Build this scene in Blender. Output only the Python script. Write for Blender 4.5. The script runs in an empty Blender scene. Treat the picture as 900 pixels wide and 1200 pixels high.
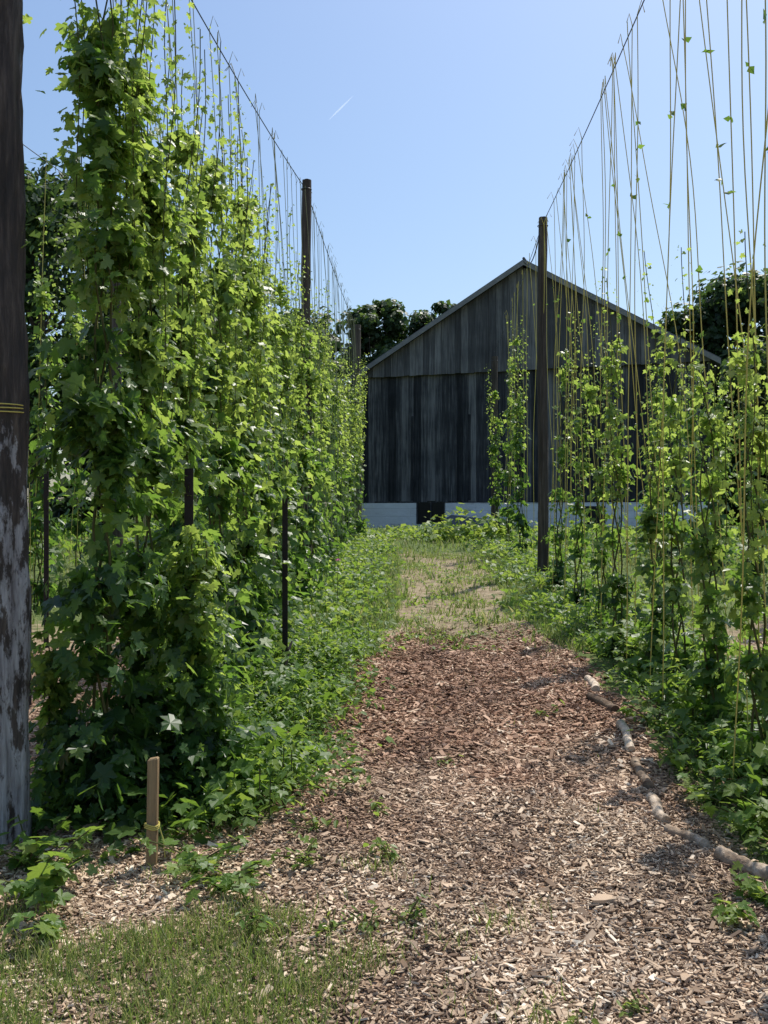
import bpy, math, numpy as np
from mathutils import Vector, Matrix
RNG=np.random.default_rng(7)
sc=bpy.context.scene
COL=sc.collection

# ------------------------------------------------------------------ helpers
def g(x,y):
    x=np.asarray(x,float); y=np.asarray(y,float)
    yy=np.clip(y,-10,None)
    a=0.05*np.minimum(yy,14)
    t=np.clip(yy-14,0,12)
    a=a+0.05*t-0.05*t*t/24
    n=0.018*np.sin(x*2.3+1)*np.sin(y*1.9)+0.012*np.sin(x*5.1+y*2.2)+0.008*np.sin(x*9+3)*np.cos(y*8.3)
    return a+n

def norm(v):
    return v/np.maximum(np.linalg.norm(v,axis=-1,keepdims=True),1e-9)

class MB:
    def __init__(s): s.v=[];s.l=[];s.k=[];s.m=[];s.a=[];s.n=0
    def add(s,v,f,mat=0,var=0.5):
        v=np.asarray(v,float).reshape(-1,3); f=np.asarray(f,int)
        s.v.append(v); s.l.append((f+s.n).ravel()); s.k.append(np.full(len(f),f.shape[1]))
        s.m.append(np.full(len(f),mat)); 
        s.a.append(np.full(len(v),var) if np.isscalar(var) else np.asarray(var,float))
        s.n+=len(v)
    def inst(s,tv,tf,P,X,Y,Z,S,mat=0,var=None):
        tv=np.asarray(tv,float); tf=np.asarray(tf,int); m=len(P); n=len(tv)
        S=np.asarray(S,float)
        if S.ndim==1: S=np.repeat(S[:,None],3,1)
        V=P[:,None,:]+tv[None,:,0,None]*(X*S[:,0:1])[:,None,:]+tv[None,:,1,None]*(Y*S[:,1:2])[:,None,:]+tv[None,:,2,None]*(Z*S[:,2:3])[:,None,:]
        F=tf[None]+(np.arange(m)*n)[:,None,None]
        if var is None: var=RNG.random(m)
        s.add(V.reshape(-1,3),F.reshape(-1,tf.shape[1]),mat,np.repeat(var,n))
    def tube(s,pts,rad,sides=5,mat=0,var=0.5,cap=True):
        pts=np.asarray(pts,float); n=len(pts); rad=np.broadcast_to(np.asarray(rad,float),(n,))
        d=np.gradient(pts,axis=0); d=norm(d)
        ref=np.where(np.abs(d[:,2:3])>0.9,np.array([[1.,0,0]]),np.array([[0,0,1.]]))
        ref=np.repeat(ref[:1],n,0)
        a=norm(np.cross(d,ref)); b=np.cross(d,a)
        th=np.arange(sides)*2*np.pi/sides
        V=pts[:,None]+rad[:,None,None]*(np.cos(th)[None,:,None]*a[:,None]+np.sin(th)[None,:,None]*b[:,None])
        i=np.arange(n-1)[:,None]*sides; j=np.arange(sides)[None]; k=(j+1)%sides
        F=np.stack([i+j,i+k,i+sides+k,i+sides+j],-1).reshape(-1,4)
        s.add(V.reshape(-1,3),F,mat,var)
        if cap:
            for e in (0,n-1):
                ring=V[e]; c=ring.mean(0)
                vv=np.vstack([ring,c]); ff=[[q,(q+1)%sides,sides] for q in range(sides)]
                s.add(vv,ff,mat,var)
    def box(s,lo,hi,mat=0,var=0.5):
        x0,y0,z0=lo;x1,y1,z1=hi
        s.add([(x0,y0,z0),(x1,y0,z0),(x1,y1,z0),(x0,y1,z0),(x0,y0,z1),(x1,y0,z1),(x1,y1,z1),(x0,y1,z1)],
              [(0,3,2,1),(4,5,6,7),(0,1,5,4),(1,2,6,5),(2,3,7,6),(3,0,4,7)],mat,var)
    def build(s,name,mats,smooth=False,parent=None):
        V=np.concatenate(s.v);L=np.concatenate(s.l);K=np.concatenate(s.k);M=np.concatenate(s.m);A=np.concatenate(s.a)
        me=bpy.data.meshes.new(name)
        me.vertices.add(len(V)); me.vertices.foreach_set('co',V.ravel())
        me.loops.add(len(L)); me.loops.foreach_set('vertex_index',L.astype(np.int32))
        me.polygons.add(len(K)); st=np.concatenate([[0],np.cumsum(K)[:-1]]).astype(np.int32)
        me.polygons.foreach_set('loop_start',st)
        me.polygons.foreach_set('loop_total',K.astype(np.int32))
        for m in mats: me.materials.append(m)
        me.polygons.foreach_set('material_index',M.astype(np.int32))
        me.polygons.foreach_set('use_smooth',np.full(len(K),smooth))
        at=me.attributes.new('var','FLOAT','POINT'); at.data.foreach_set('value',A.astype(np.float32))
        me.update(calc_edges=True); me.validate()
        o=bpy.data.objects.new(name,me); COL.objects.link(o)
        if parent: o.parent=parent
        return o

# ------------------------------------------------------------------ materials
def newmat(name):
    m=bpy.data.materials.new(name); m.use_nodes=True
    nt=m.node_tree; nt.nodes.clear()
    out=nt.nodes.new('ShaderNodeOutputMaterial')
    return m,nt,out
def N(nt,t,**kw):
    n=nt.nodes.new(t)
    for k,v in kw.items():
        if k.startswith('i_'): n.inputs[k[2:].replace('_',' ')].default_value=v
        else: setattr(n,k,v)
    return n
def ramp(nt,fac,stops):
    r=nt.nodes.new('ShaderNodeValToRGB'); e=r.color_ramp.elements
    while len(e)<len(stops): e.new(0.5)
    for i,(p,c) in enumerate(stops): e[i].position=p; e[i].color=(*c,1)
    nt.links.new(fac,r.inputs['Fac']); return r.outputs['Color']
def attr(nt,name='var'):
    return N(nt,'ShaderNodeAttribute',attribute_name=name).outputs['Fac']
def coords(nt,scale=(1,1,1)):
    tc=N(nt,'ShaderNodeTexCoord'); mp=N(nt,'ShaderNodeMapping'); mp.inputs['Scale'].default_value=scale
    nt.links.new(tc.outputs['Object'],mp.inputs['Vector']); return mp.outputs['Vector']
def noise(nt,vec,scale,detail=4,rough=0.55):
    n=N(nt,'ShaderNodeTexNoise',i_Scale=scale,i_Detail=detail,i_Roughness=rough)
    nt.links.new(vec,n.inputs['Vector']); return n.outputs['Fac']
def mix(nt,fac,a,b,bt='MIX'):
    m=N(nt,'ShaderNodeMix',data_type='RGBA',blend_type=bt)
    for s,i in ((fac,0),(a,6),(b,7)):
        if isinstance(s,(int,float)): m.inputs[i].default_value=s
        elif isinstance(s,tuple): m.inputs[i].default_value=(*s,1)
        else: nt.links.new(s,m.inputs[i])
    return m.outputs[2]
def math_(nt,op,a,b=0.0,c=None):
    m=N(nt,'ShaderNodeMath',operation=op)
    for s,i in ((a,0),(b,1),(c,2)):
        if s is None: continue
        if isinstance(s,(int,float)): m.inputs[i].default_value=s
        else: nt.links.new(s,m.inputs[i])
    return m.outputs[0]

def leafmat(name,stops,tstops,trans=0.45,gloss=0.35,rough=0.45):
    m,nt,out=newmat(name)
    v=attr(nt)
    c1=ramp(nt,v,stops); c2=ramp(nt,v,tstops)
    b=N(nt,'ShaderNodeBsdfPrincipled',i_Roughness=rough); b.inputs['Specular IOR Level'].default_value=gloss
    nt.links.new(c1,b.inputs['Base Color'])
    t=N(nt,'ShaderNodeBsdfTranslucent'); nt.links.new(c2,t.inputs['Color'])
    mx=N(nt,'ShaderNodeMixShader'); mx.inputs[0].default_value=trans
    nt.links.new(b.outputs[0],mx.inputs[1]); nt.links.new(t.outputs[0],mx.inputs[2])
    nt.links.new(mx.outputs[0],out.inputs[0]); return m
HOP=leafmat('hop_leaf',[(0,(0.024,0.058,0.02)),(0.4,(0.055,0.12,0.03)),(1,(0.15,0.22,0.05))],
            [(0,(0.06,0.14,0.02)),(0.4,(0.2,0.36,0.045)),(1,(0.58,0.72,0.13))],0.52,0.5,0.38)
UNDER=leafmat('undergrowth_leaf',[(0,(0.045,0.095,0.025)),(0.5,(0.085,0.165,0.035)),(1,(0.16,0.23,0.05))],
            [(0,(0.14,0.26,0.03)),(0.5,(0.3,0.48,0.055)),(1,(0.52,0.63,0.11))],0.42)
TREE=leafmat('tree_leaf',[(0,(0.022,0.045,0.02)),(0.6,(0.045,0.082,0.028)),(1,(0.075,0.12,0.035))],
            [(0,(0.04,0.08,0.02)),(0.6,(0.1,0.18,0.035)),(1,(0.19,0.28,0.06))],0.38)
GRASS=leafmat('grass_blade',[(0,(0.07,0.12,0.03)),(0.6,(0.13,0.19,0.05)),(0.85,(0.24,0.25,0.1)),(1,(0.4,0.34,0.18))],
            [(0,(0.18,0.28,0.05)),(0.6,(0.34,0.46,0.09)),(1,(0.5,0.48,0.2))],0.42,0.25)

def woodmat(name,stops,stretch=(14,14,0.8),bump=0.6,rough=0.85,scale=2.0,dist=0.02,var=0.25):
    m,nt,out=newmat(name)
    vec=coords(nt,stretch); n=noise(nt,vec,scale,6,0.65)
    n2=noise(nt,coords(nt),1.3,3)
    f=math_(nt,'ADD',math_(nt,'MULTIPLY',n,0.7),math_(nt,'MULTIPLY',n2,0.3))
    f=math_(nt,'ADD',f,math_(nt,'MULTIPLY',math_(nt,'SUBTRACT',attr(nt),0.5),var))
    c=ramp(nt,f,stops)
    b=N(nt,'ShaderNodeBsdfPrincipled',i_Roughness=rough); b.inputs['Specular IOR Level'].default_value=0.2
    nt.links.new(c,b.inputs['Base Color'])
    bp=N(nt,'ShaderNodeBump',i_Strength=bump,i_Distance=dist); nt.links.new(n,bp.inputs['Height'])
    nt.links.new(bp.outputs[0],b.inputs['Normal']); nt.links.new(b.outputs[0],out.inputs[0]); return m
POLE=woodmat('weathered_pole',[(0.3,(0.03,0.024,0.02)),(0.5,(0.075,0.06,0.05)),(0.7,(0.17,0.14,0.12))])
STEM=woodmat('hop_stem',[(0.3,(0.05,0.07,0.02)),(0.7,(0.12,0.1,0.04))])
BARK=woodmat('tree_bark',[(0.3,(0.03,0.025,0.02)),(0.7,(0.1,0.085,0.07))],(6,6,1))
STAKE=woodmat('stake_wood',[(0.3,(0.2,0.13,0.07)),(0.7,(0.45,0.32,0.18))],(30,30,2))
LOG=woodmat('log_wood',[(0.3,(0.12,0.08,0.055)),(0.46,(0.32,0.24,0.17)),(0.62,(0.66,0.54,0.42))],(5,5,5),1,.85,3,.02,.3)
BOARD=woodmat('barn_board',[(0.3,(0.018,0.019,0.022)),(0.5,(0.055,0.056,0.061)),(0.7,(0.2,0.195,0.195))],(9,9,0.45),0.5,0.8,2.0,0.02,0.33)
GABLE=woodmat('gable_board',[(0.3,(0.055,0.053,0.055)),(0.5,(0.105,0.102,0.104)),(0.7,(0.25,0.24,0.235))],(9,9,0.45),0.5,0.8,2.0,0.02,0.25)
RAKE=woodmat('rake_board',[(0.25,(0.16,0.16,0.16)),(0.75,(0.32,0.31,0.3))],(3,3,3))
STONE=woodmat('whitewashed_stone',[(0.28,(0.4,0.4,0.4)),(0.42,(0.78,0.79,0.8)),(0.75,(0.88,0.89,0.9))],(1.2,1.2,2.4),0.8,0.9,2,0.05,0.15)
CONC=woodmat('grey_concrete',[(0.3,(0.1,0.1,0.11)),(0.7,(0.22,0.22,0.23))],(2,2,2),0.4)

def plain(name,c,rough=0.7,metal=0,spec=0.3,nscale=8,amt=0.4):
    m,nt,out=newmat(name)
    n=noise(nt,coords(nt),nscale,4)
    col=mix(nt,math_(nt,'MULTIPLY',n,amt),c,tuple(x*0.35 for x in c))
    b=N(nt,'ShaderNodeBsdfPrincipled',i_Roughness=rough,i_Metallic=metal); b.inputs['Specular IOR Level'].default_value=spec
    nt.links.new(col,b.inputs['Base Color']); nt.links.new(b.outputs[0],out.inputs[0]); return m
YSTR=plain('yellow_twine',(0.66,0.55,0.14)); TSTR=plain('tan_twine',(0.34,0.33,0.17))
WIRE=plain('steel_wire',(0.12,0.12,0.13),0.5,0.5)
TPOST=plain('rusty_steel',(0.035,0.026,0.024),0.7)
ROOF=plain('roof_metal',(0.14,0.14,0.15),0.55,0.2)
DARK=plain('dark_opening',(0.012,0.012,0.014),0.4)
PETAL=plain('pink_petal',(0.55,0.12,0.3))

def peeled():
    m,nt,out=newmat('peeled_bark')
    vec=coords(nt,(16,16,1.6)); n=noise(nt,vec,2,7,0.7)
    bark=ramp(nt,n,[(0.3,(0.018,0.014,0.013)),(0.5,(0.065,0.048,0.04)),(0.72,(0.18,0.14,0.115))])
    silver=ramp(nt,n,[(0.3,(0.14,0.12,0.12)),(0.48,(0.38,0.36,0.37)),(0.7,(0.7,0.69,0.7))])
    geo=N(nt,'ShaderNodeNewGeometry'); sp=N(nt,'ShaderNodeSeparateXYZ'); nt.links.new(geo.outputs['Position'],sp.inputs[0])
    k=math_(nt,'ADD',math_(nt,'MULTIPLY',sp.outputs['Z'],-1.2),3.2)
    nn=noise(nt,coords(nt,(6,6,2.2)),2.0,6,0.7)
    k=math_(nt,'ADD',k,math_(nt,'MULTIPLY',math_(nt,'SUBTRACT',nn,0.57),16.0))
    kk=N(nt,'ShaderNodeClamp'); nt.links.new(k,kk.inputs[0])
    z0=math_(nt,'LESS_THAN',math_(nt,'ADD',sp.outputs['Z'],math_(nt,'MULTIPLY',nn,.4)),2.2)
    fac=math_(nt,'MULTIPLY',kk.outputs[0],z0)
    c=mix(nt,fac,bark,silver)
    b=N(nt,'ShaderNodeBsdfPrincipled',i_Roughness=0.7)
    nt.links.new(c,b.inputs['Base Color'])
    bp=N(nt,'ShaderNodeBump',i_Strength=1.0,i_Distance=0.05); nt.links.new(n,bp.inputs['Height'])
    nt.links.new(bp.outputs[0],b.inputs['Normal']); nt.links.new(b.outputs[0],out.inputs[0]); return m
PEEL=peeled()

def chipmat():
    m,nt,out=newmat('wood_chips')
    v=attr(nt)
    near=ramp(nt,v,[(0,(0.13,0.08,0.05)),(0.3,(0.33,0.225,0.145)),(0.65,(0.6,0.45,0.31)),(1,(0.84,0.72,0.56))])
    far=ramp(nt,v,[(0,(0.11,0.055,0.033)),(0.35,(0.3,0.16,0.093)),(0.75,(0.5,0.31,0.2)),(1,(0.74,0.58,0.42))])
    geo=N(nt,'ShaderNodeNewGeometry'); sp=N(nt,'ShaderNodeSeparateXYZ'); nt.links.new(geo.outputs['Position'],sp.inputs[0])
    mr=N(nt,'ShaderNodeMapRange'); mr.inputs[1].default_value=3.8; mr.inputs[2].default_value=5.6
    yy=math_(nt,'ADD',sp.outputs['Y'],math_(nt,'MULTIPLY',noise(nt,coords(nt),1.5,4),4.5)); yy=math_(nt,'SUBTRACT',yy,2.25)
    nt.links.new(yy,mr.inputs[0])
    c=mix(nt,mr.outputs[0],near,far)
    b=N(nt,'ShaderNodeBsdfPrincipled',i_Roughness=0.7); b.inputs['Specular IOR Level'].default_value=0.35
    nt.links.new(c,b.inputs['Base Color']); nt.links.new(b.outputs[0],out.inputs[0]); return m
CHIP=chipmat()

def groundmat():
    m,nt,out=newmat('ground_soil')
    tc=coords(nt)
    vo=N(nt,'ShaderNodeTexVoronoi',i_Scale=70.0,i_Randomness=1.0); nt.links.new(coords(nt,(1,1.6,1)),vo.inputs['Vector'])
    sep=N(nt,'ShaderNodeSeparateColor'); nt.links.new(vo.outputs['Color'],sep.inputs[0])
    chips=ramp(nt,sep.outputs[0],[(0,(0.08,0.05,0.032)),(0.4,(0.23,0.145,0.09)),(0.8,(0.42,0.29,0.2)),(1,(0.6,0.46,0.34))])
    dirt=ramp(nt,noise(nt,tc,9,6,0.7),[(0.3,(0.18,0.13,0.08)),(0.5,(0.32,0.25,0.16)),(0.7,(0.44,0.36,0.25))])
    green=ramp(nt,noise(nt,tc,14,6,0.7),[(0.3,(0.05,0.08,0.025)),(0.5,(0.11,0.15,0.045)),(0.7,(0.19,0.21,0.08))])
    geo=N(nt,'ShaderNodeNewGeometry'); sp=N(nt,'ShaderNodeSeparateXYZ'); nt.links.new(geo.outputs['Position'],sp.inputs[0])
    yy=math_(nt,'ADD',sp.outputs['Y'],math_(nt,'MULTIPLY',noise(nt,tc,2.0,4),1.6))
    mr=N(nt,'ShaderNodeMapRange'); mr.inputs[1].default_value=8.5; mr.inputs[2].default_value=9.2; nt.links.new(yy,mr.inputs[0])
    c=mix(nt,mr.outputs[0],chips,dirt)
    gm=math_(nt,'ADD',attr(nt,'var'),math_(nt,'MULTIPLY',math_(nt,'SUBTRACT',noise(nt,tc,5,5,0.7),0.5),1.6))
    mr2=N(nt,'ShaderNodeMapRange'); mr2.inputs[1].default_value=0.35; mr2.inputs[2].default_value=0.65; nt.links.new(gm,mr2.inputs[0])
    c=mix(nt,mr2.outputs[0],c,green)
    b=N(nt,'ShaderNodeBsdfPrincipled',i_Roughness=0.9); b.inputs['Specular IOR Level'].default_value=0.15
    nt.links.new(c,b.inputs['Base Color'])
    bp=N(nt,'ShaderNodeBump',i_Strength=0.7,i_Distance=0.015)
    nt.links.new(math_(nt,'ADD',vo.outputs['Distance'],noise(nt,tc,30,4)),bp.inputs['Height'])
    nt.links.new(bp.outputs[0],b.inputs['Normal']); nt.links.new(b.outputs[0],out.inputs[0]); return m
GROUND=groundmat()

# ------------------------------------------------------------------ layout
def rowL(y): return -1.42+0.04*y
def rowR(y): return 1.62+0.05*y
PY=[2,3,4,5.5,7.4,8.5,10,12,16,20,30]
def pathL(y): return np.interp(y,PY,[-.8,-.62,-.42,-.28,-.2,-.02,.1,.12,.2,.2,.2])+.05*np.sin(np.asarray(y)*4.1)+.03*np.sin(np.asarray(y)*9.7)
def pathR(y): return np.interp(y,PY,[1.35,1.35,1.42,1.52,1.62,1.5,1.4,1.55,1.7,1.7,1.5])+.04*np.sin(np.asarray(y)*3.3+1)
def ss(a,b,v): t=np.clip((v-a)/(b-a),0,1); return t*t*(3-2*t)
def green(x,y):
    x=np.asarray(x,float);y=np.asarray(y,float)
    L=ss(rowL(y)-0.6,rowL(y)-0.3,x)*(1-ss(pathL(y)-0.15,pathL(y)+0.1,x))*ss(3.9,4.4,y)
    R=ss(pathR(y)-0.05,pathR(y)+0.12,x)*(1-ss(rowR(y)+0.5,rowR(y)+0.9,x))
    F=ss(8.0,9.7,y+0.5*np.sin(x*3)+.3*np.sin(x*7+1))*0.3
    F2=ss(8.5,11,y)*(1-ss(-0.15,0.15,x-pathL(y)))+ss(8.5,11,y)*ss(-0.15,0.15,x-pathR(y))
    B=(1-ss(2.8,3.4,y+0.25*x+0.15*np.sin(x*4)))*(1-ss(-0.35,0.35,x))*0.58
    far=ss(15,20,y)*.7
    far2=ss(40,45,np.abs(x))
    return np.clip(L+R+F+F2+B+far+far2,0,1)

xs=np.concatenate([-np.geomspace(900,7,26),np.arange(-6.5,8.5,0.09),np.geomspace(9,900,26)])
ys=np.concatenate([-np.geomspace(400,1,16),np.arange(0,20,0.09),np.geomspace(20.5,1500,40)])
XX,YY=np.meshgrid(xs,ys)
ZZ=g(XX,YY)
mb=MB(); nx=len(xs); ny=len(ys)
i=np.arange(ny-1)[:,None]*nx; j=np.arange(nx-1)[None]
F=np.stack([i+j,i+j+1,i+nx+j+1,i+nx+j],-1).reshape(-1,4)
mb.add(np.stack([XX,YY,ZZ],-1).reshape(-1,3),F,0,green(XX,YY).ravel())
mb.build('ground',[GROUND],True)

# wood chips
def scatter_chips(n,xr,yr,smin,smax,mb,pw=1.25):
    x=RNG.uniform(*xr,n); y=yr[0]+(yr[1]-yr[0])*RNG.random(n)**pw
    keep=RNG.random(n)>np.clip(green(x,y)*1.0,0,0.93)
    keep&=(y<8.1+0.5*np.sin(x*2.1)+.25*np.sin(x*6)+0.6*RNG.normal(size=n))
    x=x[keep];y=y[keep];m=len(x)
    z=g(x,y)+RNG.uniform(-0.002,0.012,m)
    a=RNG.uniform(0,2*np.pi,m)
    Y=norm(np.stack([np.cos(a),np.sin(a),RNG.normal(0,0.25,m)],-1))
    Zr=norm(np.stack([RNG.normal(0,.35,m),RNG.normal(0,.35,m),np.ones(m)],-1))
    X=norm(np.cross(Y,Zr)); Z=np.cross(X,Y)
    L=RNG.uniform(smin,smax,m)*RNG.choice([0.5,.8,1,1.8],m,p=[.3,.3,.3,.1]); W=L*RNG.uniform(0.12,0.45,m); T=RNG.uniform(0.002,0.006,m)
    tv=[(-.5,-.5,0),(.4,-.42,0),(.5,.4,0),(-.35,.5,0),(-.5,-.5,1),(.4,-.42,1),(.5,.4,1),(-.35,.5,1)]
    tf=[(4,5,6,7),(0,1,5,4),(1,2,6,5),(2,3,7,6),(3,0,4,7)]
    patch=.12*np.sin(x*3+y*2)*np.sin(y*2.7-x)+.06*np.sin(x*8-y*3)
    var=np.clip(RNG.beta(1.5,2.0,m)+patch,0,1)
    mb.inst(tv,tf,np.stack([x,y,z],-1),X,Y,Z,np.stack([W,L,T],-1),0,var)
mb=MB()
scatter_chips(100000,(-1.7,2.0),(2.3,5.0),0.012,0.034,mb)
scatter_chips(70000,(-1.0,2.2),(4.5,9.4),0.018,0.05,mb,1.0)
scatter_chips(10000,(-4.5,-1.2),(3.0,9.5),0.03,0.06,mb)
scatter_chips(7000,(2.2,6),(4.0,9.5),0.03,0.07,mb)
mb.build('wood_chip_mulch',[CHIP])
mb=MB()
for (x,y,l,w,a) in [(0.83,3.45,0.17,0.06,2.2),(0.95,2.95,0.10,0.03,2.6),(0.7,3.3,0.07,0.015,0.6),(1.2,4.4,0.1,0.03,1.1),(0.1,3.1,0.06,0.02,.2),(0.45,4.1,0.08,0.02,2.9),(0.9,5.6,.12,.04,1.9),(.3,6.6,.16,.03,.7),(1.1,7.1,.14,.03,2.4)]:
    z=g(x,y)+0.016; c,s=math.cos(a),math.sin(a)
    n=7; t=np.linspace(-.5,.5,n); prof=np.array([.25,.8,1,.9,1,.7,.3])*w/2
    V=[]
    for q in range(n):
        bx=x-s*t[q]*l; by=y+c*t[q]*l; jj=RNG.normal(0,.08)*w
        for sgn in (-1,1): V.append((bx+c*(prof[q]*sgn+jj),by+s*(prof[q]*sgn+jj),z+.006*math.sin(t[q]*5)))
    V=V+[(a_,b_,c_-.012) for a_,b_,c_ in V]
    Fq=[(2*q,2*q+1,2*q+3,2*q+2) for q in range(n-1)]+[(2*q,2*q+2,2*q+2+2*n,2*q+2*n) for q in range(n-1)]+[(2*q+1,2*q+1+2*n,2*q+3+2*n,2*q+3) for q in range(n-1)]
    mb.add(V,Fq,0,RNG.uniform(.3,.5))
mb.build('bark_slabs',[CHIP])

# ------------------------------------------------------------------ leaves
o=[(0,0),(.2,-.14),(.42,-.02),(.36,.16),(.62,.42),(.46,.5),(.24,.46),(.3,.72),(.14,.84),(0,1.08),
   (-.14,.84),(-.3,.72),(-.24,.46),(-.46,.5),(-.62,.42),(-.36,.16),(-.42,-.02),(-.2,-.14)]
def mk(o,c=(0,.36)):
    v=[(x,y,0.10*abs(x)-0.28*x*x-0.16*max(y-0.3,0)**2*1.6) for x,y in o]+[(c[0],c[1],-0.05)]
    n=len(o); return v,[(i,(i+1)%n,n) for i in range(n)]
LEAF_HI=mk(o)
LEAF_MD=mk([(0,0),(.42,-.06),(.6,.42),(.27,.5),(0,1.05),(-.27,.5),(-.6,.42),(-.42,-.06)])
LEAF_LO=([(0,0,0),(.5,.3,-.06),(.2,.75,-0.1),(0,1.05,-.2),(-.2,.75,-.1),(-.5,.3,-.06)],[(0,1,2,3),(0,3,4,5)])
LEAF_OV=([(0,0,0),(.24,.25,.03),(.26,.6,.0),(0,1.05,-.12),(-.26,.6,0),(-.24,.25,.03)],[(0,1,2,3),(0,3,4,5)])

def put_leaves(mb,P,Nn,T,S,var,tpl,mat=0):
    Nn=norm(Nn); T=T-(T*Nn).sum(-1,keepdims=True)*Nn; T=norm(T); X=np.cross(T,Nn)
    S=np.asarray(S,float); S3=np.stack([S*RNG.uniform(.75,1.1,len(S)),S,S*RNG.uniform(.3,2.2,len(S))],-1)
    mb.inst(tpl[0],tpl[1],P,X,T,Nn,S3,mat,np.clip(var,0,1))

def hop(x,y,h,R0,R1,ns,per,tpl,ls=0.11,top=None,wisps=3,bright=0.0,bushy=0.7,H=5.2,power=1.25,gap=0.0,ws=.18):
    """one hop plant: bines climbing strings, side shoots with lobed leaves"""
    mb=MB(); z0=float(g(x,y))
    if top is None: top=(RNG.uniform(-.15,.15),RNG.uniform(-.25,.25))
    top=np.array(top)
    def stem(z,ph=0,am=0.03):
        z=np.asarray(z,float)
        return np.stack([x+top[0]*z/H+am*np.sin(z*5+ph),y+top[1]*z/H+am*np.cos(z*5+ph),z0+z],-1)
    for k in range(3):
        zz=np.linspace(0,h*RNG.uniform(.85,1.05),22); mb.tube(stem(zz,k*2.1,0.04),np.linspace(.008,.003,22),4,1,.5,False)
    t=RNG.random(ns)**power
    t=np.clip(t+0.03*np.sin(t*37+RNG.uniform(0,6)),0.01,1)
    if gap>0:
        k=RNG.random(ns)>gap*(.5+.5*np.sin(t*RNG.uniform(14,22)+RNG.uniform(0,6))); t=t[k]; ns=len(t)
    a=RNG.uniform(0,2*np.pi,ns)
    R=(R0*(1-t)**bushy+R1)*(0.8+0.4*np.sin(t*17+RNG.uniform(0,6))*np.cos(a*2+t*5))
    L=R*RNG.uniform(0.35,1.25,ns)*np.where(RNG.random(ns)<0.1,1.6,1)
    D=np.stack([np.cos(a),np.sin(a),np.zeros(ns)],-1)
    st=stem(t*h,0,0.04)
    lift=RNG.uniform(-.1,.7,ns); droop=RNG.uniform(.3,1.3,ns)
    s=(np.arange(per)[None]+RNG.random((ns,per)))/per
    P=st[:,None]+D[:,None]*(L[:,None]*s)[...,None]
    P[...,2]+=L[:,None]*(lift[:,None]*s-droop[:,None]*s*s)
    P+=RNG.normal(0,0.028,P.shape)
    Do=np.repeat(D[:,None],per,1)
    s1=s.ravel(); P=P.reshape(-1,3); Do=Do.reshape(-1,3); tt=np.repeat(t,per); m=len(P)
    P[:,2]=np.maximum(P[:,2],g(P[:,0],P[:,1])+0.02)
    up=np.array([0,0,1.])
    Nn=Do*RNG.uniform(.2,1,(m,1))+up*RNG.uniform(.15,1,(m,1))+RNG.normal(0,.38,(m,3))
    T=Do*RNG.uniform(0,.9,(m,1))-up*RNG.uniform(.1,1,(m,1))+RNG.normal(0,.45,(m,3))
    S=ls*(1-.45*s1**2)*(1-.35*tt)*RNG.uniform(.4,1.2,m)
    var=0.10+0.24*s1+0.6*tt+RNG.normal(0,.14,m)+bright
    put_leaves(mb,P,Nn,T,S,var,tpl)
    for k in range(wisps):
        ph=RNG.uniform(0,6); off=np.array([RNG.uniform(-ws,ws),RNG.uniform(-.35,.35),0])
        hi=min(H*0.97,h*RNG.uniform(.98,1.22)); nz=int((hi-h*.5)*18)+3
        z=np.linspace(h*.5,hi,nz); q=stem(z,ph,0.015)+off*(z/h)[:,None]
        mb.tube(q,0.003,3,1,.5,False)
        q=np.repeat(q,3,0); m2=len(q); aa=RNG.uniform(0,6.28,m2); d=np.stack([np.cos(aa),np.sin(aa),np.zeros(m2)],-1)
        put_leaves(mb,q+d*RNG.uniform(.01,.08,(m2,1))+RNG.normal(0,.015,(m2,3)),d*.6+up*.5+RNG.normal(0,.35,(m2,3)),d*.7-up*.4+RNG.normal(0,.4,(m2,3)),
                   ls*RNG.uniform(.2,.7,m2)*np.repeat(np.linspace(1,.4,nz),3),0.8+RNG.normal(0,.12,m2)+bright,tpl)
    return mb.build('hop_plant',[HOP,STEM])

# left row
for (d,h,R0,R1,ns,br) in [(4.25,4.7,.36,.10,340,.0),(4.75,3.6,.42,.08,330,-.02),(5.5,3.5,.38,.08,320,.03),(6.3,3.7,.36,.10,290,.06),(7.2,3.8,.38,.10,260,.08),(8.1,3.9,.36,.10,240,.08)]:
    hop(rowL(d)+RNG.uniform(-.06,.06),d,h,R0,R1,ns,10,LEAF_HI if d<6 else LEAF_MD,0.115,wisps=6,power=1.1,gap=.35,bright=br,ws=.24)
hop(-.93,4.6,1.25,.34,.12,170,8,LEAF_HI,.11,wisps=0,power=1.1)
hop(-1.5,4.35,.8,.25,.1,60,8,LEAF_HI,.11,wisps=0)
for d in np.arange(9.0,23,1.0):
    h=RNG.uniform(3.3,4.0)-(0.3 if d>12 else 0)
    hop(rowL(d)+RNG.uniform(-.08,.08)-(.12 if d>12 else 0),d,h,.36 if d<13 else .26,.12,170 if d<14 else 90,8,LEAF_MD if d<12 else LEAF_LO,0.12 if d<14 else .15,wisps=4,power=1.05,bright=.08,gap=.25,ws=.25)
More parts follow.
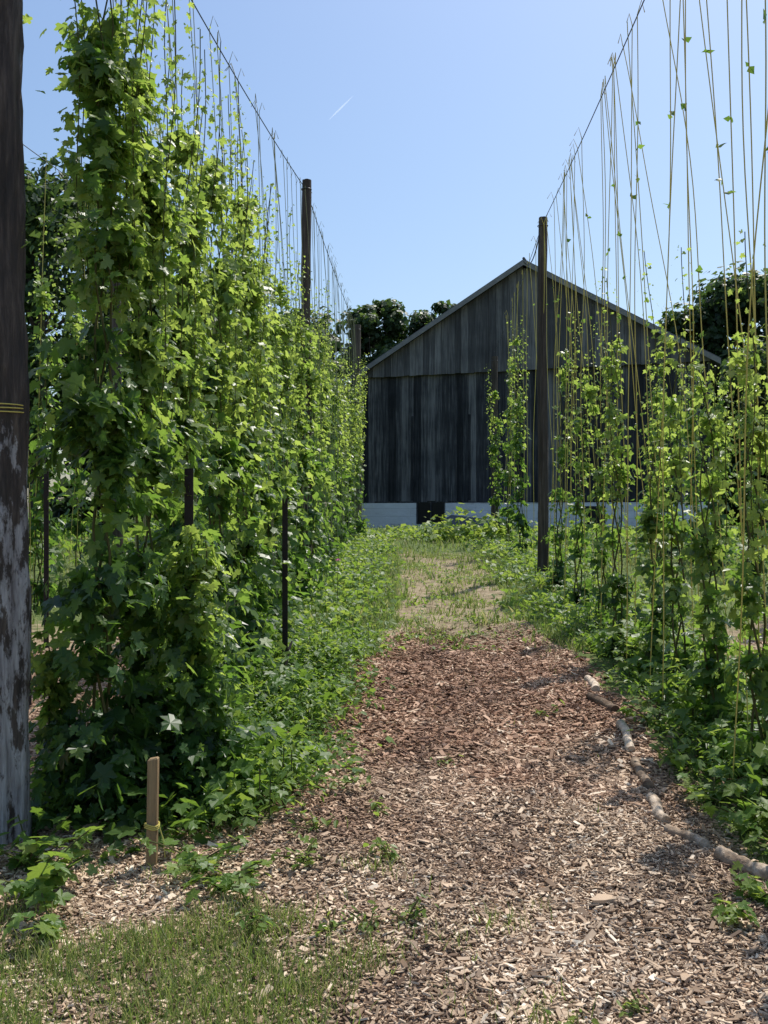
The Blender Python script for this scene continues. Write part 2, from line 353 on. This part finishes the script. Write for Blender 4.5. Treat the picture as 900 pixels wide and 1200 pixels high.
# right row
hop(1.74,3.55,1.8,.0,.12,80,7,LEAF_HI,.1,wisps=0,bright=.1,power=.5,top=(0,0))  # extra plant added out of frame to throw shadow into the bottom-right corner
for (d,h,R0,R1,ns,br,dx) in [(4.25,2.0,.2,.07,70,.1,.2),(4.75,2.3,.24,.06,100,.14,.05),(5.45,2.2,.26,.05,110,.1,.02),(6.3,2.5,.2,.05,85,.1,.05),(7.1,2.0,.28,.04,120,.0,.1),(7.9,2.7,.24,.05,105,.02,-.05),
                       (9.1,2.4,.24,.05,85,.0,.05),(10.4,2.8,.24,.05,85,.0,0),(12,3.1,.24,.06,80,0,0)]:
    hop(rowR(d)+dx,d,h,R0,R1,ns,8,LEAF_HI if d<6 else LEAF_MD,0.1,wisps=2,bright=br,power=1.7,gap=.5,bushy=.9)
for d in (16.5,19.5,21.5):
    hop(rowR(d)+RNG.uniform(-.08,.08),d,RNG.uniform(3.3,4.1),.28,.08,80,8,LEAF_LO,0.14,wisps=2,power=1.2,gap=.35,bright=0)
for d in np.arange(7.0,20,1.2):
    hop(2.75+rowR(d)+RNG.uniform(-.1,.1),d,1.75+.09*d+RNG.uniform(-.3,.25),.42,.08,125,8,LEAF_MD if d<10 else LEAF_LO,0.13,wisps=2,power=1.3,gap=.3,bright=-.08)
for d in np.arange(10.0,21,1.4):
    hop(5.6+rowR(d)+RNG.uniform(-.1,.1),d,1.75+.09*d+RNG.uniform(-.3,.3),.42,.12,110,8,LEAF_LO,0.15,wisps=1,power=1.1,bright=-.08)
for d in np.arange(7.5,24,1.4):
    hop(-2.8+rowL(d)+RNG.uniform(-.1,.1),d,RNG.uniform(3.2,4.0),.40,.12,120,8,LEAF_MD if d<10 else LEAF_LO,0.13,wisps=2,power=1.1,gap=.3,bright=-.05)

# ------------------------------------------------------------------ undergrowth
def undergrowth(name,n,fx,yr,hmax,ls,tpl,mat=UNDER,clump=14,spread=.16,bright=0,pw=1.0):
    mb=MB(); nc=n//clump
    y=yr[0]+(yr[1]-yr[0])*RNG.random(nc)**pw; lo,hi=fx(y); x=lo+(hi-lo)*RNG.random(nc)
    H=hmax*RNG.uniform(.25,1,nc)*(0.6+.4*np.sin(x*5+1)*np.sin(y*4))
    X=np.repeat(x,clump)+RNG.normal(0,spread,nc*clump); Y=np.repeat(y,clump)+RNG.normal(0,spread,nc*clump); m=len(X)
    hh=np.repeat(H,clump)*RNG.random(m)**.6
    P=np.stack([X,Y,g(X,Y)+.02+hh],-1)
    a=RNG.uniform(0,6.28,m); d=np.stack([np.cos(a),np.sin(a),np.zeros(m)],-1)
    Nn=np.array([0,0,1.])+d*.35+RNG.normal(0,.35,(m,3)); T=d-np.array([0,0,.25])+RNG.normal(0,.2,(m,3))
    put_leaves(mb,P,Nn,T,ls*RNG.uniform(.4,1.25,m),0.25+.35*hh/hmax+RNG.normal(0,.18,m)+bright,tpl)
    k=min(nc,900)
    for q in range(0,k,2):
        zz=np.linspace(0,H[q],3); mb.tube(np.stack([x[q]+0*zz+.03*zz,y[q]+0*zz,g(x[q],y[q])+zz],-1),.003,3,1,.5,False)
    return mb.build(name,[mat,STEM])
undergrowth('groundcover_plants',21000,lambda y:(rowL(y)-.3,pathL(y)-.05),(4.2,8.6),.3,.045,LEAF_OV,bright=.15,spread=.12)
undergrowth('groundcover_plants',3000,lambda y:(rowL(y)-.1,pathL(y)-.08),(4.1,8.0),.3,.06,LEAF_MD,bright=.18)
undergrowth('groundcover_plants',900,lambda y:(rowL(y)-.1,rowL(y)+.5),(4.1,7.0),.55,.1,LEAF_HI,bright=-.05)
undergrowth('groundcover_plants',8500,lambda y:(pathR(y)+.22,rowR(y)+.6),(4.2,9),.34,.05,LEAF_OV,bright=.12,spread=.12)
undergrowth('groundcover_plants',2000,lambda y:(pathR(y)+.3,rowR(y)+.5),(4.2,9),.5,.08,LEAF_MD,bright=.22,spread=.12)
undergrowth('groundcover_plants',8000,lambda y:(rowL(y)-.2,pathL(y)-.25),(8.4,20),.25,.07,LEAF_LO,bright=.25,spread=.2)
undergrowth('groundcover_plants',8000,lambda y:(pathR(y)+.15,rowR(y)+.8),(9,22),.28,.08,LEAF_LO,bright=.25,spread=.2)
undergrowth('groundcover_plants',1400,lambda y:(pathL(y)+.1,pathR(y)-.1),(8.0,16),.07,.05,LEAF_OV,bright=.3,spread=.1,clump=20)
undergrowth('weed_patch',2200,lambda y:(-1.0+0*y,2.4+0*y),(21,25),.35,.12,LEAF_LO,bright=.35,spread=.3,clump=26)
undergrowth('weed_patch',700,lambda y:(1.0+0*y,2.6+0*y),(20,22),.95,.16,LEAF_LO,bright=.45,spread=.18,clump=30)
undergrowth('weed_patch',4000,lambda y:(3.5+0*y,12+0*y),(15,26),.45,.15,LEAF_LO,bright=.2,spread=.4,clump=26)
undergrowth('weed_patch',4000,lambda y:(-12+0*y,-2+0*y),(14,28),.8,.17,LEAF_LO,bright=.1,spread=.4,clump=26)

def weed(x,y,hh,r,n,ls,tpl,bright=.2):
    mb=MB(); z0=float(g(x,y))
    ns=max(3,n//9)
    for k in range(ns):
        a=RNG.uniform(0,6.28); L=hh*RNG.uniform(.5,1.1); s=np.linspace(0,1,6)
        q=np.stack([x+math.cos(a)*r*s**1.3,y+math.sin(a)*r*s**1.3,z0+L*(s-.3*s*s)],-1)
        mb.tube(q,.003,4,1,.5,False)
        p=q[RNG.integers(1,6,9)]+RNG.normal(0,.015,(9,3)); aa=RNG.uniform(0,6.28,9); d=np.stack([np.cos(aa),np.sin(aa),0*aa],-1)
        put_leaves(mb,p,np.array([0,0,1.])+d*.3+RNG.normal(0,.25,(9,3)),d-np.array([0,0,.2]),ls*RNG.uniform(.5,1.2,9),.5+RNG.normal(0,.15,9)+bright,tpl)
    return mb.build('weed_plant',[UNDER,STEM])
for w in [(-1.27,3.42,.30,.2,60,.075,LEAF_HI,.1),(-1.12,3.15,.24,.12,40,.06,LEAF_HI,.1),(-1.4,3.7,.25,.2,60,.08,LEAF_HI,.0),(-.62,3.55,.14,.16,80,.05,LEAF_HI,.15),(-.75,3.75,.2,.2,80,.055,LEAF_HI,.05),
          (-.32,3.75,.1,.12,50,.035,LEAF_MD,.3),(.03,3.72,.11,.07,36,.04,LEAF_OV,.35),(-.05,3.2,.09,.08,46,.03,LEAF_OV,.2),(.08,3.25,.1,.06,50,.025,LEAF_OV,.2),(-.18,3.22,.07,.08,46,.025,LEAF_OV,.2),(1.2,3.3,.1,.1,40,.045,LEAF_HI,.25),(1.36,3.42,.12,.1,40,.05,LEAF_HI,.25),
          (1.66,3.85,.3,.2,80,.07,LEAF_HI,.2),(1.62,4.15,.3,.2,80,.07,LEAF_HI,.2),(1.58,4.5,.25,.16,60,.06,LEAF_HI,.2),
          (.55,2.65,.06,.07,30,.03,LEAF_OV,.35),(-.05,4.3,.06,.08,24,.04,LEAF_OV,.3),(-.45,3.3,.12,.14,60,.04,LEAF_OV,.1),(.3,5.0,.05,.07,18,.03,LEAF_OV,.3),(.75,2.75,.07,.05,24,.03,LEAF_OV,.3),
          (1.05,6.0,.08,.08,20,.05,LEAF_OV,.3),(1.55,4.95,.2,.13,60,.06,LEAF_MD,.3),(1.6,5.6,.25,.16,60,.07,LEAF_MD,.25),(.6,8.6,.15,.2,40,.06,LEAF_OV,.3),(-.2,4.6,.1,.12,40,.04,LEAF_OV,.25),(-.3,4.05,.1,.1,40,.04,LEAF_OV,.25)]:
    weed(*w)

def grass(n,xr,yr,h,w,pw=1.0,thr=0.35,name='grass'):
    mb=MB(); x=RNG.uniform(*xr,n); y=yr[0]+(yr[1]-yr[0])*RNG.random(n)**pw
    gm=green(x,y)+.3*np.sin(x*7+2*np.sin(y*5))*np.sin(y*6+1.3)+.15*np.sin(x*17+y*5)*np.sin(y*15)+RNG.normal(0,.14,n)
    k=gm>thr; x=x[k];y=y[k];m=len(x)
    a=RNG.uniform(0,6.28,m)
    X=np.stack([np.cos(a),np.sin(a),0*a],-1); Z=norm(np.stack([RNG.normal(0,.3,m),RNG.normal(0,.3,m),np.ones(m)],-1)); Y=np.cross(Z,X)
    tv=[(-.5,0,0),(.5,0,0),(.38,.12,.55),(-.38,.12,.55),(0,.5,1)]
    H=h*RNG.uniform(.35,1.3,m); W=w*RNG.uniform(.6,1.2,m)
    P=np.stack([x,y,g(x,y)],-1)
    v=np.clip(RNG.beta(2,2.2,m)+.12,0,1)
    mb.inst(tv,[(0,1,2,3)],P,X,Y,Z,np.stack([W,H,H],-1),0,v)
    mb.inst([tv[3],tv[2],tv[4]],[(0,1,2)],P,X,Y,Z,np.stack([W,H,H],-1),0,v)
    return mb.build(name,[GRASS])
grass(30000,(-1.6,.6),(2.2,3.7),.075,.004,thr=.4)
grass(7000,(-1.0,1.6),(3.3,8),.06,.005,thr=.5)
grass(42000,(-1.6,3.4),(8,17),.08,.011,1.3,thr=.42)
grass(22000,(-9,12),(8,32),.14,.03,1,thr=.4)

# ------------------------------------------------------------------ posts & trellis
def post(x,y,h,r,mat=POLE,sides=20,rough=.006,sink=.3,lean=(0,0)):
    mb=MB(); z0=float(g(x,y)); n=60 if r>.1 else 24
    zz=np.linspace(-sink,h,n); th=np.arange(sides)*2*np.pi/sides
    ph=RNG.uniform(0,6,4)
    rr=r*(1-.18*np.clip(zz/h,0,1))[:,None]+rough*(np.sin(th*5+ph[0]+zz[:,None]*.7)+.7*np.sin(th*9+ph[1]-zz[:,None]*1.3)+.6*np.sin(zz[:,None]*7+ph[2]+th*2))+RNG.normal(0,rough*.35,(n,sides))
    cx=x+lean[0]*zz/h+.01*np.sin(zz*1.3); cy=y+lean[1]*zz/h
    V=np.stack([cx[:,None]+rr*np.cos(th),cy[:,None]+rr*np.sin(th),np.repeat((z0+zz)[:,None],sides,1)],-1)
    i=np.arange(n-1)[:,None]*sides; j=np.arange(sides)[None]; k=(j+1)%sides
    F=np.stack([i+j,i+k,i+sides+k,i+sides+j],-1).reshape(-1,4)
    mb.add(V.reshape(-1,3),F); c=V[-1].mean(0)+[0,0,.01]
    mb.add(np.vstack([V[-1],c]),[[q,(q+1)%sides,sides] for q in range(sides)])
    zt=z0+h-.12; a=np.linspace(0,2*np.pi,17)
    rt=r*.82+rough+.006
    mb.tube(np.stack([x+lean[0]+rt*np.cos(a),y+lean[1]+rt*np.sin(a),zt+0*a],-1),.006,5,1,.5,False)
    return mb
mb=post(-1.66,4.0,5.2,.135,PEEL,36,.008)
a=np.linspace(0,2*np.pi,33)
zb=1.6+ (600-484)/1100*4.0
for k in range(3):
    mb.tube(np.stack([-1.66+.14*np.cos(a),4.0+.14*np.sin(a),zb+.011*k+.006*np.sin(a+k)],-1),.0028,5,2,.5,False)
mb.build('trellis_post',[PEEL,WIRE,YSTR],True)
for (x,y,h,r) in [(-1.0,12.1,5.25,.066),(-.67,23,5.2,.12),(2.3,13.6,5.2,.078),(3.12,26.5,5.0,.11),(1.98,3.3,5.2,.11),
                  (5.1,11,5.2,.08),(-3.7,13,4.6,.08)]:
    post(x,y,h,r,rough=.004).build('trellis_post',[POLE,WIRE],True)
def sagline(p,q,sag,n=24):
    t=np.linspace(0,1,n); P=np.array(p)[None]*(1-t)[:,None]+np.array(q)[None]*t[:,None]; P[:,2]-=sag*4*t*(1-t); return P
def ztop(x,y): return float(g(x,y))+5.12
def wire(pts,sag=.05,r=.005):
    mb=MB()
    for p,q in zip(pts[:-1],pts[1:]): mb.tube(sagline((p[0],p[1],ztop(*p)),(q[0],q[1],ztop(*q)),sag),r,5,0,.5,False)
    return mb.build('trellis_wire',[WIRE])
wire([(-1.66,4.0),(-1.0,12.1),(-.67,23)],.1)
wire([(1.72,3.3),(2.3,13.6),(3.12,26.5)],.08)
wire([(4.7,4),(5.1,11)],.1)
wire([(-4.2,4),(-3.7,13)],.1)
mb=MB(); mb.tube(sagline((2.28,13.6,ztop(2.3,13.6)),(1.98,13.3,4.6+.55),.25),.008,4,0,.5,False); mb.build('loose_wire_end',[WIRE])

def strings(name,ds,rowf,wiref,mat,per=3,r=.0035,seed=1,knots=True,low=0.1,lean=.55,jx=.12):
    mb=MB(); rg=np.random.default_rng(seed)
    for d in ds:
        for k in range(per):
            y0=d+rg.uniform(-.12,.12); x0=rowf(d)+rg.uniform(-jx,jx)
            y1=d+rg.uniform(-lean,lean); x1=wiref(y1)
            z0=float(g(x0,y0))+low; z1=ztop(x1,y1)-.06
            n=26; t=np.linspace(0,1,n)
            q=sagline((x0,y0,z0),(x1,y1,z1),0,n)
            am=rg.uniform(.003,.03); q[:,0]+=am*np.sin(t*np.pi)*np.sin(t*9+rg.uniform(0,6)); q[:,1]+=am*np.sin(t*6)
            if rg.random()<.2: q[:,0]+=.09*np.sin(t*np.pi)
            mb.tube(q,r,4,0,.5,False)
            e=rg.uniform(-.04,.04,2); mb.tube([(x1,y1,z1),(x1+e[0],y1+e[1],z1+.1),(x1+e[0]*2.2,y1,z1+.02)],r,4,0,.5,False)
            if knots:
                for kk in range(rg.integers(0,3)):
                    p=q[rg.integers(12,22)]; m=2
                    put_leaves(mb,np.repeat(p[None],m,0),rg.normal(0,1,(m,3)),rg.normal(0,1,(m,3)),rg.uniform(.03,.06,m),rg.uniform(.2,.6,m),LEAF_LO,1)
    return mb.build(name,[mat,HOP])
wL=lambda y: float(np.interp(y,[4,12.1,23],[-1.66,-1.0,-.67]))
wR=lambda y: float(np.interp(y,[3.3,13.6,26.5],[1.72,2.3,3.12]))
strings('trellis_twine',np.arange(5,23,.75),rowL,wL,TSTR,3,.003,seed=2)
strings('trellis_twine',np.arange(4.0,13,.62),rowR,wR,YSTR,2,.0036,seed=3,lean=.9,jx=.28)
strings('trellis_twine',np.arange(5.0,13,.75),lambda y:rowR(y)+.35,wR,YSTR,1,.0036,seed=4,lean=.8,jx=.2)
strings('trellis_twine',np.arange(13.8,22,1.4),rowR,wR,YSTR,2,.0045,seed=5,lean=.7)
strings('trellis_twine',np.arange(6,11,1.1),lambda y:2.75+rowR(y),lambda y:float(np.interp(y,[4,11],[4.7,5.1])),YSTR,2,.004,seed=6)
strings('trellis_twine',np.arange(7,13,1.1),lambda y:-2.8+rowL(y),lambda y:float(np.interp(y,[4,13],[-4.2,-3.7])),YSTR,2,.004,seed=7)

def stake():
    mb=MB(); x,y=-.93,3.76; z0=float(g(x,y)); w=.02
    zz=[-.1,.0,.2,.4,.43,.435]; sc_=[1,1,1,1,1,.75]
    V=[];
    for z,s in zip(zz,sc_):
        for (a,b) in [(-w,-w*.8),(w,-w*.8),(w,w*.8),(-w,w*.8)]:
            V.append((x+a*s+.015*z,y+b*s,z0+z+(.006 if a>0 and z>.41 else 0)))
    F=[]
    for i in range(5):
        for j in range(4): F.append((i*4+j,i*4+(j+1)%4,i*4+4+(j+1)%4,i*4+4+j))
    F.append((20,21,22,23)); mb.add(V,F)
    a=np.linspace(0,2*np.pi,25)
    for k in range(3):
        mb.tube(np.stack([x+.029*np.cos(a),y+.026*np.sin(a),z0+.16+.007*k+.004*np.sin(a*2)],-1),.0028,5,1,.5,False)
    mb.tube([(x+.028,y,z0+.17),(x+.05,y-.02,z0+.12),(x+.06,y-.03,z0+.05)],.002,4,1,.5,False)
    return mb.build('wooden_stake',[STAKE,YSTR])
stake()
def tpost(x,y,h):
    mb=MB(); z0=float(g(x,y))
    mb.box((x-.022,y-.004,z0-.1),(x+.022,y+.002,z0+h)); mb.box((x-.004,y+.0025,z0-.1),(x+.004,y+.034,z0+h-.001))
    for z in np.arange(.2,h,.055): mb.box((x-.008,y-.012,z0+z),(x+.008,y-.0045,z0+z+.018))
    return mb.build('steel_t_post',[TPOST])
tpost(-.96,4.62,1.6); tpost(-.77,7.3,1.36); tpost(-2.95,8.2,1.55); tpost(-2.35,6.2,.8)
mb=MB(); z=float(g(-.74,6.9)); mb.tube([(-.75,6.9,z),(-.74,6.93,z+.1),(-.71,7.0,z+.24)],[.006,.016,.013],8,0); mb.tube([(-.71,7.0,z+.24),(-.69,7.04,z+.3)],[.013,.006],8,0)
mb.build('hand_tool',[TPOST])
mb=MB()
for (x,y,zz) in [(-.5,10,.6)]:
    z=float(g(x,y)); mb.tube([(x,y,z),(x+.01,y,z+zz)],.003,4,1)
    for k in range(7):
        a=k*.9; put_leaves(mb,np.array([[x+.01,y,z+zz]]),np.array([[math.cos(a)*.5,math.sin(a)*.5,1]]),np.array([[math.cos(a),math.sin(a),.5]]),np.array([.04]),np.array([.5]),LEAF_OV)
mb.build('pink_flower',[PETAL,STEM])

def log(x0,y0,x1,y1,r):
    mb=MB(); n=14; t=np.linspace(0,1,n); x=x0+(x1-x0)*t; y=y0+(y1-y0)*t
    ph=RNG.uniform(0,6)
    q=np.stack([x+.012*np.sin(t*5+ph)+RNG.normal(0,.003,n),y,g(x,y)+r*.7+RNG.normal(0,.002,n)],-1)
    mb.tube(q,r*(1+RNG.normal(0,.08,n)),12,0,RNG.random()); return mb.build('edging_log',[LOG],True)
log(1.50,3.6,1.36,3.82,.034); log(1.34,3.93,1.26,4.12,.024); log(1.27,4.22,1.27,4.5,.026); log(1.30,4.66,1.36,5.05,.026); log(1.38,5.2,1.42,5.65,.026); log(1.46,5.95,1.40,6.35,.03); log(1.5,6.6,1.54,7.05,.028)

# ------------------------------------------------------------------ barn
emp=bpy.data.objects.new('barn',None); COL.objects.link(emp)
emp.location=(-.83,35,0); emp.rotation_euler=(0,0,math.atan2(-4,11.63))
W=12.3; D=19; E=6.7; PK=10.3; B=2.0
def roofz(u): return E+(PK-E)*(1-abs(u-W/2)/(W/2))
mb=MB(); u=0.0
while u<W-.01:
    w=min(RNG.uniform(.2,.3),W-u); off=RNG.uniform(0,.02)
    mb.box((u+.004,-.02-off,B-RNG.uniform(0,.06)),(u+w-.004,.02,E+.02),0,RNG.random()); u+=w
for (a,b) in ((1.95,2.02),(4.1,4.17)):
    mb.box((a,-.062,B+.02),(b,-.0405,B+3.1),0,.1)
mb.build('lower_boards',[BOARD],parent=emp)
mb=MB(); u=-.02
while u<W:
    w=min(RNG.uniform(.2,.3),W+.02-u); off=RNG.uniform(0,.02); a=u+.004;b=u+w-.004
    za,zb_=roofz(a)-.06,roofz(b)-.06
    if a<W/2<b: zm=min(za,zb_); za=zb_=zm
    y0=-.17-off;y1=-.1; zl=E-.12-RNG.uniform(0,.03)
    mb.add([(a,y0,zl),(b,y0,zl),(b,y1,zl),(a,y1,zl),(a,y0,za),(b,y0,zb_),(b,y1,zb_),(a,y1,za)],
           [(0,3,2,1),(4,5,6,7),(0,1,5,4),(1,2,6,5),(2,3,7,6),(3,0,4,7)],0,RNG.random()); u+=w
mb.build('gable_boards',[GABLE],parent=emp)
mb=MB()
v=[(0.01,.03,0),(W-.01,.03,0),(W-.01,D,0),(0.01,D,0),(0.01,.03,E),(W-.01,.03,E),(W-.01,D,E),(0.01,D,E),(W/2,.03,PK-.12),(W/2,D,PK-.12)]
mb.add(v,[(0,1,5,4),(1,2,6,5),(2,3,7,6),(3,0,4,7),(4,8,9,7),(5,6,9,8)],0); mb.add([v[4],v[5],v[8],v[7],v[6],v[9]],[(0,1,2),(3,5,4)],0)
mb.build('side_walls',[BOARD],parent=emp)
mb=MB()
th=.09; oh=.3; fo=.42
sl=(PK-E)/(W/2)
for sgn in (-1,1):
    u0=W/2; u1=W/2+sgn*(W/2+oh); z0=PK+.0; z1=E-sl*oh
    P=[(u0,-fo,z0),(u1,-fo,z1),(u1,D+fo,z1),(u0,D+fo,z0)]
    V=P+[(a,b,c+th) for a,b,c in P]
    mb.add(V,[(0,3,2,1),(4,5,6,7),(0,1,5,4),(1,2,6,5),(2,3,7,6)],0)
    for k in np.arange(-fo+.3,D,.6):
        mb.tube([(u0,k,z0+th+.01),(u1,k,z1+th+.01)],.02,4,0,.5,False)
mb.tube([(W/2,-fo,PK+th+.02),(W/2,D+fo,PK+th+.02)],.05,8,0)
mb.build('roof',[ROOF],parent=emp)
mb=MB()
for sgn in (-1,1):
    u1=W/2+sgn*(W/2+oh)
    P=[(W/2,-fo-.03,PK-.12),(u1,-fo-.03,E-sl*oh-.12),(u1,-fo-.03,E-sl*oh+.06),(W/2,-fo-.03,PK+.06)]
    V=P+[(a,b+.027,c) for a,b,c in P]; mb.add(V,[(0,1,2,3),(7,6,5,4),(0,4,5,1),(2,6,7,3),(1,5,6,2)],0)
mb.build('rake_trim',[RAKE],parent=emp)
mb=MB()
def stones(u0,u1,z0,z1):
    z=z0
    while z<z1-.02:
        h=min(RNG.uniform(.18,.3),z1-z); u=u0
        while u<u1-.01:
            w=min(RNG.uniform(.3,.7),u1-u); mb.box((u+.002,-.09-RNG.uniform(0,.02),z+.002),(u+w-.002,.0,z+h-.002),0,RNG.random()); u+=w
        z+=h
B2=B-.07
stones(0,2.15,-.3,B2); stones(3.25,W,-.3,B2); stones(2.15,3.25,-.3,1.15)
mb.build('stone_foundation',[STONE],parent=emp)
mb=MB(); mb.box((2.15,-.03,1.15),(3.25,.015,B-.07)); mb.build('window',[DARK],parent=emp)
mb=MB()
for (a,b,c,d) in ((2.15,2.2,1.15,B-.07),(3.2,3.25,1.15,B-.07),(2.68,2.72,1.2,B-.07),(2.2,3.2,1.15,1.2)): mb.box((a,-.08,c),(b,-.035,d))
mb.build('window_frame',[BOARD],parent=emp)
mb=MB(); mb.box((8.2,-.03-.1,.9),(8.9,-.117,1.8)); mb.build('window_pane',[DARK],parent=emp)
mb=MB(); V=[(3.5,-2.6,.3),(5.2,-2.6,.3),(5.2,-.2,.3),(3.5,-.2,.3),(3.5,-2.6,1.1),(5.2,-2.6,1.0),(5.2,-.2,1.3),(3.5,-.2,1.5)]
mb.add(V,[(0,3,2,1),(4,5,6,7),(0,1,5,4),(1,2,6,5),(2,3,7,6),(3,0,4,7)]); o_=mb.build('concrete_ramp',[CONC]); o_.matrix_world=Matrix.Translation((-.83,35,0))@Matrix.Rotation(math.atan2(-4,11.63),4,'Z')

# ------------------------------------------------------------------ trees
def tree(x,y,h,r,n=9000,ls=.26,base=.3,seed=0):
    rg=np.random.default_rng(seed); mb=MB(); z0=float(g(x,y))
    zz=np.linspace(0,h*.8,10); tr=np.stack([x+.15*np.sin(zz*.5+seed),y+.1*np.cos(zz*.6),z0+zz],-1)
    mb.tube(tr,np.linspace(.05*r+.12,.04,10),9,1)
    nc=70; f=rg.random(nc)**.8; cz=base*h+(1-base)*h*f*.94
    prof=np.sqrt(np.clip(1-((f-.45)/.6)**2,0.05,1)); a=rg.uniform(0,6.28,nc); rr=r*prof*rg.random(nc)**.4*.9
    C=np.stack([x+rr*np.cos(a),y+rr*np.sin(a),z0+cz],-1)
    for c in C[:22]:
        s=tr[int(np.clip((c[2]-z0)/(h*.8)*9*.75,1,8))]; t=np.linspace(0,1,5)[:,None]; q=s*(1-t)+c*t; q[:,2]-=.12*r*np.sin(t[:,0]*3.14)
        mb.tube(q,np.linspace(.05,.015,5),5,1,.5,False)
    cr=r*rg.uniform(.18,.36,nc); per=n//nc
    d=norm(rg.normal(0,1,(nc,per,3))); rad=rg.random((nc,per))**.45
    P=C[:,None]+d*(cr[:,None]*rad)[...,None]*np.array([1.1,1.1,.8]); P=P.reshape(-1,3); d=d.reshape(-1,3); m=len(P)
    shade=np.repeat(rg.uniform(-.2,.2,nc),per)
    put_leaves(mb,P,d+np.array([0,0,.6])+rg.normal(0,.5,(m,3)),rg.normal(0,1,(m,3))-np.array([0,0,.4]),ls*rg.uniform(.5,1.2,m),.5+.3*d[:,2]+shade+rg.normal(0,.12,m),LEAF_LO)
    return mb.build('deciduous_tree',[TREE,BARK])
k=0
for (x,y,h,r,n,ls) in [(-.6,60,14.6,2.6,16000,.36),(-5.0,58,13.2,4,9000,.42),(3.4,62,15.0,2.6,14000,.36),(6.4,66,14.0,2.6,8000,.42),
                   (20.0,50,13.2,5.0,13000,.4),(16.5,50,11.8,3.0,9000,.38),(14.4,60,13.6,2.6,8000,.4),(26,52,14,5,7000,.45),(14.5,36,7.0,2.6,7000,.3),(18.5,36,8.2,3,8000,.3),
                   (-8.0,22,8.9,2.6,11000,.22),(-11.5,23,11,3.4,9000,.3),(-6.2,27,7.5,2.3,8000,.24),(-4.5,34,7.8,2.4,7000,.28),(-15,30,11,4,6000,.4),(-9,38,10,4,7000,.4)]:
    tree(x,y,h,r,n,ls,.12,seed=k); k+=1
def treeline(name,xa,xb,y,h,n,seed):
    rg=np.random.default_rng(seed); mb=MB(); nc=int(abs(xb-xa)/1.6)
    cx=rg.uniform(xa,xb,nc); cy=y+rg.uniform(-4,4,nc); f=rg.random(nc); hh=h*(.75+.25*np.sin(cx*.23+seed)+.1*np.sin(cx*.7))
    C=np.stack([cx,cy,1+f*hh],-1); per=n//nc
    d=norm(rg.normal(0,1,(nc,per,3))); P=(C[:,None]+d*(rg.uniform(1.2,2.6,nc)[:,None]*rg.random((nc,per))**.4)[...,None]).reshape(-1,3); m=len(P)
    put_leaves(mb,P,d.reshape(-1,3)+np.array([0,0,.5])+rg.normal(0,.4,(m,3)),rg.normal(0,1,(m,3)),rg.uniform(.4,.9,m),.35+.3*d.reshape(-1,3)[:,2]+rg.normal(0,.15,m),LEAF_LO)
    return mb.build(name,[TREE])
treeline('distant_tree_line',-90,100,80,8,26000,3)
treeline('distant_tree_line',-40,-10,40,5,9000,5)
treeline('distant_tree_line',12,50,44,5,9000,6)

m,nt,out=newmat('contrail_vapour')
t1=N(nt,'ShaderNodeBsdfTranslucent'); t1.inputs[0].default_value=(1,1,1,1); t2=N(nt,'ShaderNodeBsdfTransparent')
mx=N(nt,'ShaderNodeMixShader'); mx.inputs[0].default_value=.13; nt.links.new(t2.outputs[0],mx.inputs[1]); nt.links.new(t1.outputs[0],mx.inputs[2]); nt.links.new(mx.outputs[0],out.inputs[0])
mb=MB(); A=np.array([-127,2152.,900]);Bq=np.array([-66,2025.,900]); t=np.linspace(0,1,9); c=A[None]*(1-t)[:,None]+Bq[None]*t[:,None]
pw=np.array([.9,.43,0])*2.4; w=np.sin(np.clip(t,0.03,.97)*np.pi)[:,None]
V=np.vstack([c-pw*w,c+pw*w]); mb.add(V,[(i,i+1,i+10,i+9) for i in range(8)]); mb.build('contrail_cloud',[m])

# ------------------------------------------------------------------ light, world, camera
el=math.radians(60); az=math.radians(36)
s=Vector((math.sin(az)*math.cos(el),math.cos(az)*math.cos(el),math.sin(el)))
sd=bpy.data.lights.new('sun','SUN'); sd.energy=5.0; sd.angle=math.radians(.5); sd.color=(1,.95,.87)
so=bpy.data.objects.new('sun',sd); COL.objects.link(so); so.rotation_euler=s.to_track_quat('Z','Y').to_euler()
w=bpy.data.worlds.new('World'); sc.world=w; w.use_nodes=True; nt=w.node_tree
bg=nt.nodes['Background']; sk=nt.nodes.new('ShaderNodeTexSky'); sk.sky_type='NISHITA'; sk.sun_disc=False
sk.sun_elevation=el; sk.sun_rotation=az; sk.altitude=50; sk.air_density=1.3; sk.dust_density=1.9; sk.ozone_density=5.5
nt.links.new(sk.outputs[0],bg.inputs[0]); bg.inputs[1].default_value=.15
cd=bpy.data.cameras.new('camera'); cam=bpy.data.objects.new('camera',cd); COL.objects.link(cam)
cam.location=(0,0,1.6); cam.rotation_euler=(math.radians(90),0,0)
cd.sensor_fit='VERTICAL'; cd.sensor_height=36; cd.lens=33; cd.clip_end=6000; cd.clip_start=.05
sc.camera=cam
sc.view_settings.view_transform='Standard'; sc.view_settings.look='None'; sc.view_settings.exposure=0
